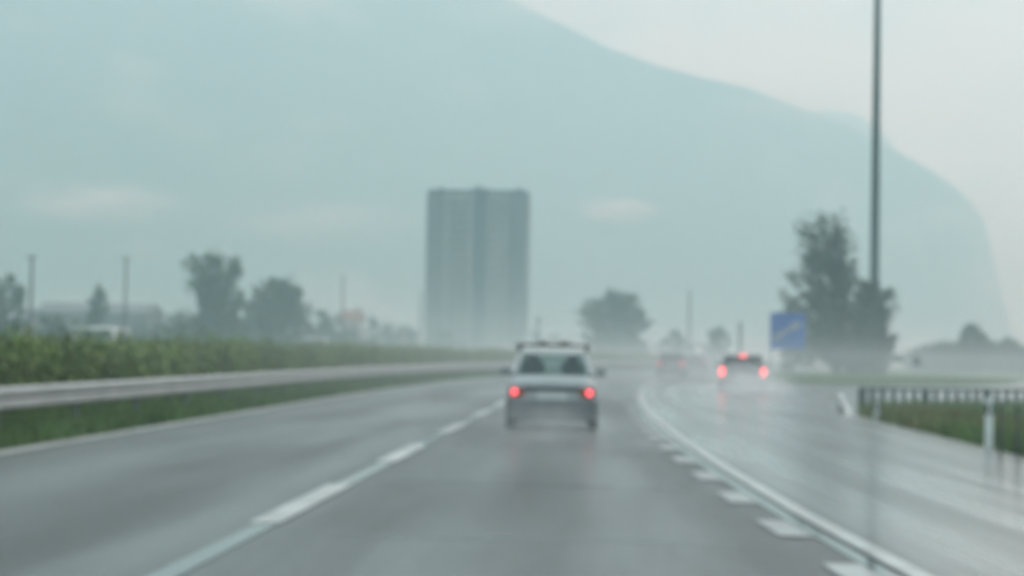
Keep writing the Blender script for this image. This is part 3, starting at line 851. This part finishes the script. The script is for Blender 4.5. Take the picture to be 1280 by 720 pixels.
def car(name, label, loc, rz, paint, W=1.62, H=1.40, L=3.95, deck=0.40, rack=False, lit='lit', lamp=(0.62, 0.68, 0.10, 0.10), third=False, detail=True, group=None, lens=(0.26, 0.15), lights_on=True, pane_mat='glass'):
    t = thing(name, label, 'car', loc, rz, group)
    hw = W / 2; zb = 0.97 * H / 1.40            # belt line height
    st = [(0.00, .90, .28, zb - .16), (0.05, .965, .24, zb - .07), (deck * .9 + .06, 1.0, .24, zb - .01), (1.1, 1.0, .20, zb - .02), (2.35, 1.0, .20, zb - .03), (L - 1.15, .985, .20, zb - .06),
          (L - .35, .94, .24, zb - .22), (L - .05, .88, .30, zb - .30), (L, .82, .36, zb - .36)]
    secs_ = []
    for y, wf, z0, z1 in st:
        w = hw * wf; h = z1 - z0
        half = [(0, z0), (w * .82, z0), (w * .97, z0 + .10 * h), (w, z0 + .42 * h), (w * .985, z0 + .72 * h), (w * .93, z0 + .95 * h), (w * .82, z1), (0, z1 + .015)]
        secs_.append([(x, y, z) for x, z in half] + [(-x, y, z) for x, z in half[-2:0:-1]])
    mb = MB(); mb.loft(secs_, closed=True)
    nn = len(secs_[0])
    mb.f.append(tuple(range(nn))); mb.f.append(tuple(len(st) * nn - nn + k for k in range(nn)))
    mb.build('body', M[paint], t, True, 1)
    # cabin: pillars, roof, panes
    yr0, yf0 = deck + .05, L - 1.18
    yr1, yf1 = yr0 + (0.42 if deck > .25 else .25), yf0 - .72
    b0, b1 = hw * .87, hw * .70
    zt = H - 0.05
    P0 = {('r', s): Vector((s * b0, yr0, zb - .02)) for s in (-1, 1)} | {('f', s): Vector((s * b0, yf0, zb - .05)) for s in (-1, 1)}
    P1 = {('r', s): Vector((s * b1, yr1, zt)) for s in (-1, 1)} | {('f', s): Vector((s * b1, yf1, zt)) for s in (-1, 1)}
    M0 = {s: Vector((s * b0 * 1.01, (yr0 + yf0) / 2 - .1, zb - .02)) for s in (-1, 1)}
    M1 = {s: Vector((s * b1 * 1.02, (yr1 + yf1) / 2, zt)) for s in (-1, 1)}
    rw = []
    for y, k, dz in ((yr1 - .06, .96, -.03), (yr1 + .12, 1.0, .015), ((yr1 + yf1) / 2, 1.0, .05), (yf1 - .1, 1.0, .03), (yf1 + .05, .97, -.02)):
        rw.append([(-b1 * k - .03, y, zt - .045), (-b1 * k, y, zt + dz * .4), (-b1 * k * .6, y, zt + dz), (0, y, zt + dz * 1.15), (b1 * k * .6, y, zt + dz), (b1 * k, y, zt + dz * .4), (b1 * k + .03, y, zt - .045)])
    rb = MB(); rb.loft(rw); ro = rb.build('roof', M[paint], t, True, 1)
    so = ro.modifiers.new('solid', 'SOLIDIFY'); so.thickness = 0.03
    for kk in P0:
        MB().tube([P0[kk], P1[kk]], [0.055 if kk[0] == 'r' else .04] * 2, 6).build('pillar', M[paint], t)
    for s in (-1, 1): MB().tube([M0[s], M1[s]], .035, 6).build('pillar', M['black'], t)
    def pane(nm, a, b, c, d, mm=pane_mat):
        return MB().add([a, b, c, d], [(0, 1, 2, 3)]).build(nm, M[mm], t)
    pane('rear_window', P0[('r', -1)], P0[('r', 1)], P1[('r', 1)], P1[('r', -1)])
    pane('windscreen', P0[('f', 1)], P0[('f', -1)], P1[('f', -1)], P1[('f', 1)])
    for s in (-1, 1):
        pane('side_window', P0[('r', s)], M0[s], M1[s], P1[('r', s)])
        pane('side_window', M0[s], P0[('f', s)], P1[('f', s)], M1[s])
    # seats with headrests inside
    for s in (-1, 1):
        MB().box((s * .36 * W / 1.62, yf0 - 1.15, zb - .02), (.42, .14, .46)).box((s * .36 * W / 1.62, yf0 - 1.17, zb + .26), (.22, .09, .15)).build('front_seat', M['seat'], t)
    MB().box((0, yr1 + .18, zb - .14), (hw * 1.3, .16, .30)).build('rear_seat', M['seat'], t)
    # rear end
    MB().box((0, -0.02, .36), (W * .97, .17, .36)).build('bumper', M['bumper'], t, False).modifiers.new('bev', 'BEVEL').width = .03
    MB().box((0, L / 2, .215), (W * .74, L * .94, .13)).build('underbody', M['black'], t)
    MB().box((0, 0.0, .60), (.52, .03, .12)).build('number_plate', M['plate'], t)
    MB().box((0, 0.0, zb - .25), (W * .60, .035, .06)).build('trim_strip', M['black'], t)
    lx, lz, lw, lh = lamp
    for s in (-1, 1):
        hs = MB().box((s * (hw - .06 - lens[0] / 2), 0.0, lz), (lens[0], .07, lens[1])).build('tail_light', M['redlens'], t)
        if lights_on: MB().box((s * lx, -.045, lz), (lw, .03, lh)).build('lamp', M[lit], hs)
        MB().box((s * (hw - .06 - lens[0] + .03), -.042, lz - .01), (.05, .02, lens[1] * .7)).build('indicator', M['orange'], hs)
        # mirror
        mr_ = MB().box((s * (hw + .085), yf0 - .35, zb + .02), (.17, .10, .13)).build('mirror', M['black'], t)
        mr_.modifiers.new('bev', 'BEVEL').width = .03
        MB().box((s * (hw + .085), yf0 - .405, zb + .02), (.13, .006, .095)).build('mirror_glass', M['signback'], mr_)
        for y in (.72, L - .78):
            wheel_parts(t, s * (hw - .085), y, .285, s)
    if third: MB().box((0, yr1 - .09, zt - .015), (.24, .04, .06)).build('brake_lamp', M['brake'], t)
    MB().tube([(.42, -.08, .25), (.42, .25, .25)], .03, 8).build('exhaust', M['post'], t)
    if rack:
        rk = thing_part('roof_rack', t, (0, 0, 0))
        for y in (yr1 + .12, yf1 - .15):
            MB().box((0, y, H + .085), (b1 * 2 + .22, .06, .04)).build('bar', M['black'], rk)
            for s in (-1, 1): MB().box((s * (b1 + .04), y, H + .01), (.06, .08, .15)).build('foot', M['black'], rk)
        for x in (-.18, .2): MB().box((x, yr1 + .12, H + .125), (.16, .1, .05)).build('clamp', M['black'], rk)
    return t

car('hatchback_car', 'white car with roof rack ahead in our lane, tail lights lit', (-0.83, 33.6, 0.0), R(1.0), 'carwhite', rack=True, deck=.38, lamp=(.655, .66, .085, .10))
car('estate_car', 'dark car with three glowing brake lights on the slip road', (5.55, 75, 0.006), R(-4), 'cardark', W=1.86, H=1.42, L=4.3, deck=.20, lit='brake', lamp=(.80, .72, .17, .32), third=True, lens=(.2, .40), pane_mat='glass_dark')
c = at(838, 450, 128)
car('saloon_car', 'faint grey car far ahead in the spray, tail lights dim', (c.x, 128, 0.0), R(-6), 'cargrey', W=1.85, H=1.45, lit='lit', lamp=(.72, .75, .12, .16), detail=False, pane_mat='glass_dark')
c = at(868, 445, 175)
car('saloon_car', 'faintest car, farthest ahead in the spray beyond the others', (c.x, 175, 0.0), R(-9), 'cargrey', W=1.7, H=1.42, lit='lit', lamp=(.68, .8, .12, .16), detail=False, pane_mat='glass_dark')
c = at(142, 430, 68)
car('oncoming_car', 'pale tall car roof showing above the hedge near the long shed', (c.x, 68, 0.0), R(180), 'carcream', W=1.75, H=1.98, L=4.2, deck=.15, lights_on=False)
c = at(404, 430, 130)
car('oncoming_car', 'pale tall car roof showing above the hedge below the pink gabled house', (c.x, 130, 0.0), R(178), 'carcream', W=1.8, H=2.1, L=4.6, deck=.12, lights_on=False)

# ------------------------------------------------------------------ air: haze, low rain mist, tyre spray, cloud wisps
def vol_box(name, lo, hi, m, label):
    c = [(a + b) / 2 for a, b in zip(lo, hi)]; s = [b - a for a, b in zip(lo, hi)]
    o = MB().box(c, s).build(name, m)
    return tag(o, label, 'haze', kind='stuff')
AIR = (0.55, 0.885, 1.0)
vol_box('haze', (-3500, -800, -1.2), (3500, 3420, 900), volume_mat('haze_air', AIR, 0.00092, 0.35), 'pale rainy haze filling the whole valley')
vol_box('rain_mist', (-900, -60, -0.9), (900, 1250, 10), volume_mat('rain_mist_air', (0.78, 0.96, 0.99), 0.0007, 0.3), 'low band of rain mist over the plain')
for k, (top, txt) in enumerate(((1.75, 'lowest and thickest'), (2.5, 'second'), (3.9, 'thin third'), (6.5, 'thinnest topmost'))):
    vol_box('spray_mist', (-11.5 - k, 36 - 2 * k, -0.8 + .02 * k), (60 + k, 460 + 5 * k, top), volume_mat('spray_mist_air', (0.90, 0.97, 0.97), (0.0022, 0.0014, 0.0007, 0.0003)[k], 0.2), txt + ' layer of water mist hanging over the carriageway')

def puff(name, loc, scale, m, label, cat='spray', rz=0.0):
    bm = bmesh.new(); bmesh.ops.create_icosphere(bm, subdivisions=3, radius=1.0)
    me = bpy.data.meshes.new(name); bm.to_mesh(me); bm.free(); me.materials.append(m)
    o = link(name, me); o.location = loc; o.scale = scale; o.rotation_euler = (0, 0, rz)
    return tag(o, label, cat, kind='stuff')
sp = lambda d: volume_mat('tyre_spray_air', (0.94, 0.97, 0.965), d, soft=True, nscale=2.5, namount=0.5, power=1.0)
puff('tyre_spray', (-0.85, 30.6, 0.1), (1.35, 5.5, 0.75), sp(0.10), 'low cloud of tyre spray behind the white car')
puff('tyre_spray', (5.4, 70.5, 0.2), (2.0, 8, 1.15), sp(0.30), 'cloud of tyre spray behind the car with brake lights')
puff('tyre_spray', (4.8, 112, 0.4), (3.5, 18, 1.7), sp(0.02), 'drifting tyre spray behind the faint grey car')

cl = lambda d: volume_mat('cloud_wisp_air', (0.99, 0.99, 0.98), d, soft=True, nscale=2.2, namount=0.9, power=1.3)
def wisp(px, py, wpx, hpx, Y, dens, label):
    c = at(px, py, Y); k = Y / FPX
    puff('cloud_wisp', c, (wpx / 2 * k, wpx / 2 * k * .6, hpx / 2 * k), cl(dens), label, 'cloud')
wisp(772, 262, 150, 52, 800, 0.11, 'small bright cloud wisp on the mountain beside the tower')
wisp(120, 252, 330, 80, 800, 0.03, 'long pale cloud wisp low on the mountain above the poles')
wisp(400, 275, 420, 100, 850, 0.011, 'broad faint cloud band low on the mountain above the dark trees')
wisp(1262, 345, 190, 250, 1300, 0.022, 'pale cloud hiding the foot of the mountain nose')
wisp(1225, 262, 170, 110, 1700, 0.010, 'thin cloud softening the tip of the mountain nose')
wisp(1000, 128, 330, 70, 2350, 0.004, 'thin cloud trailing along the falling mountain ridge')
wisp(640, 10, 300, 90, 2350, 0.004, 'thin cloud veiling the mountain ridge above the tower')
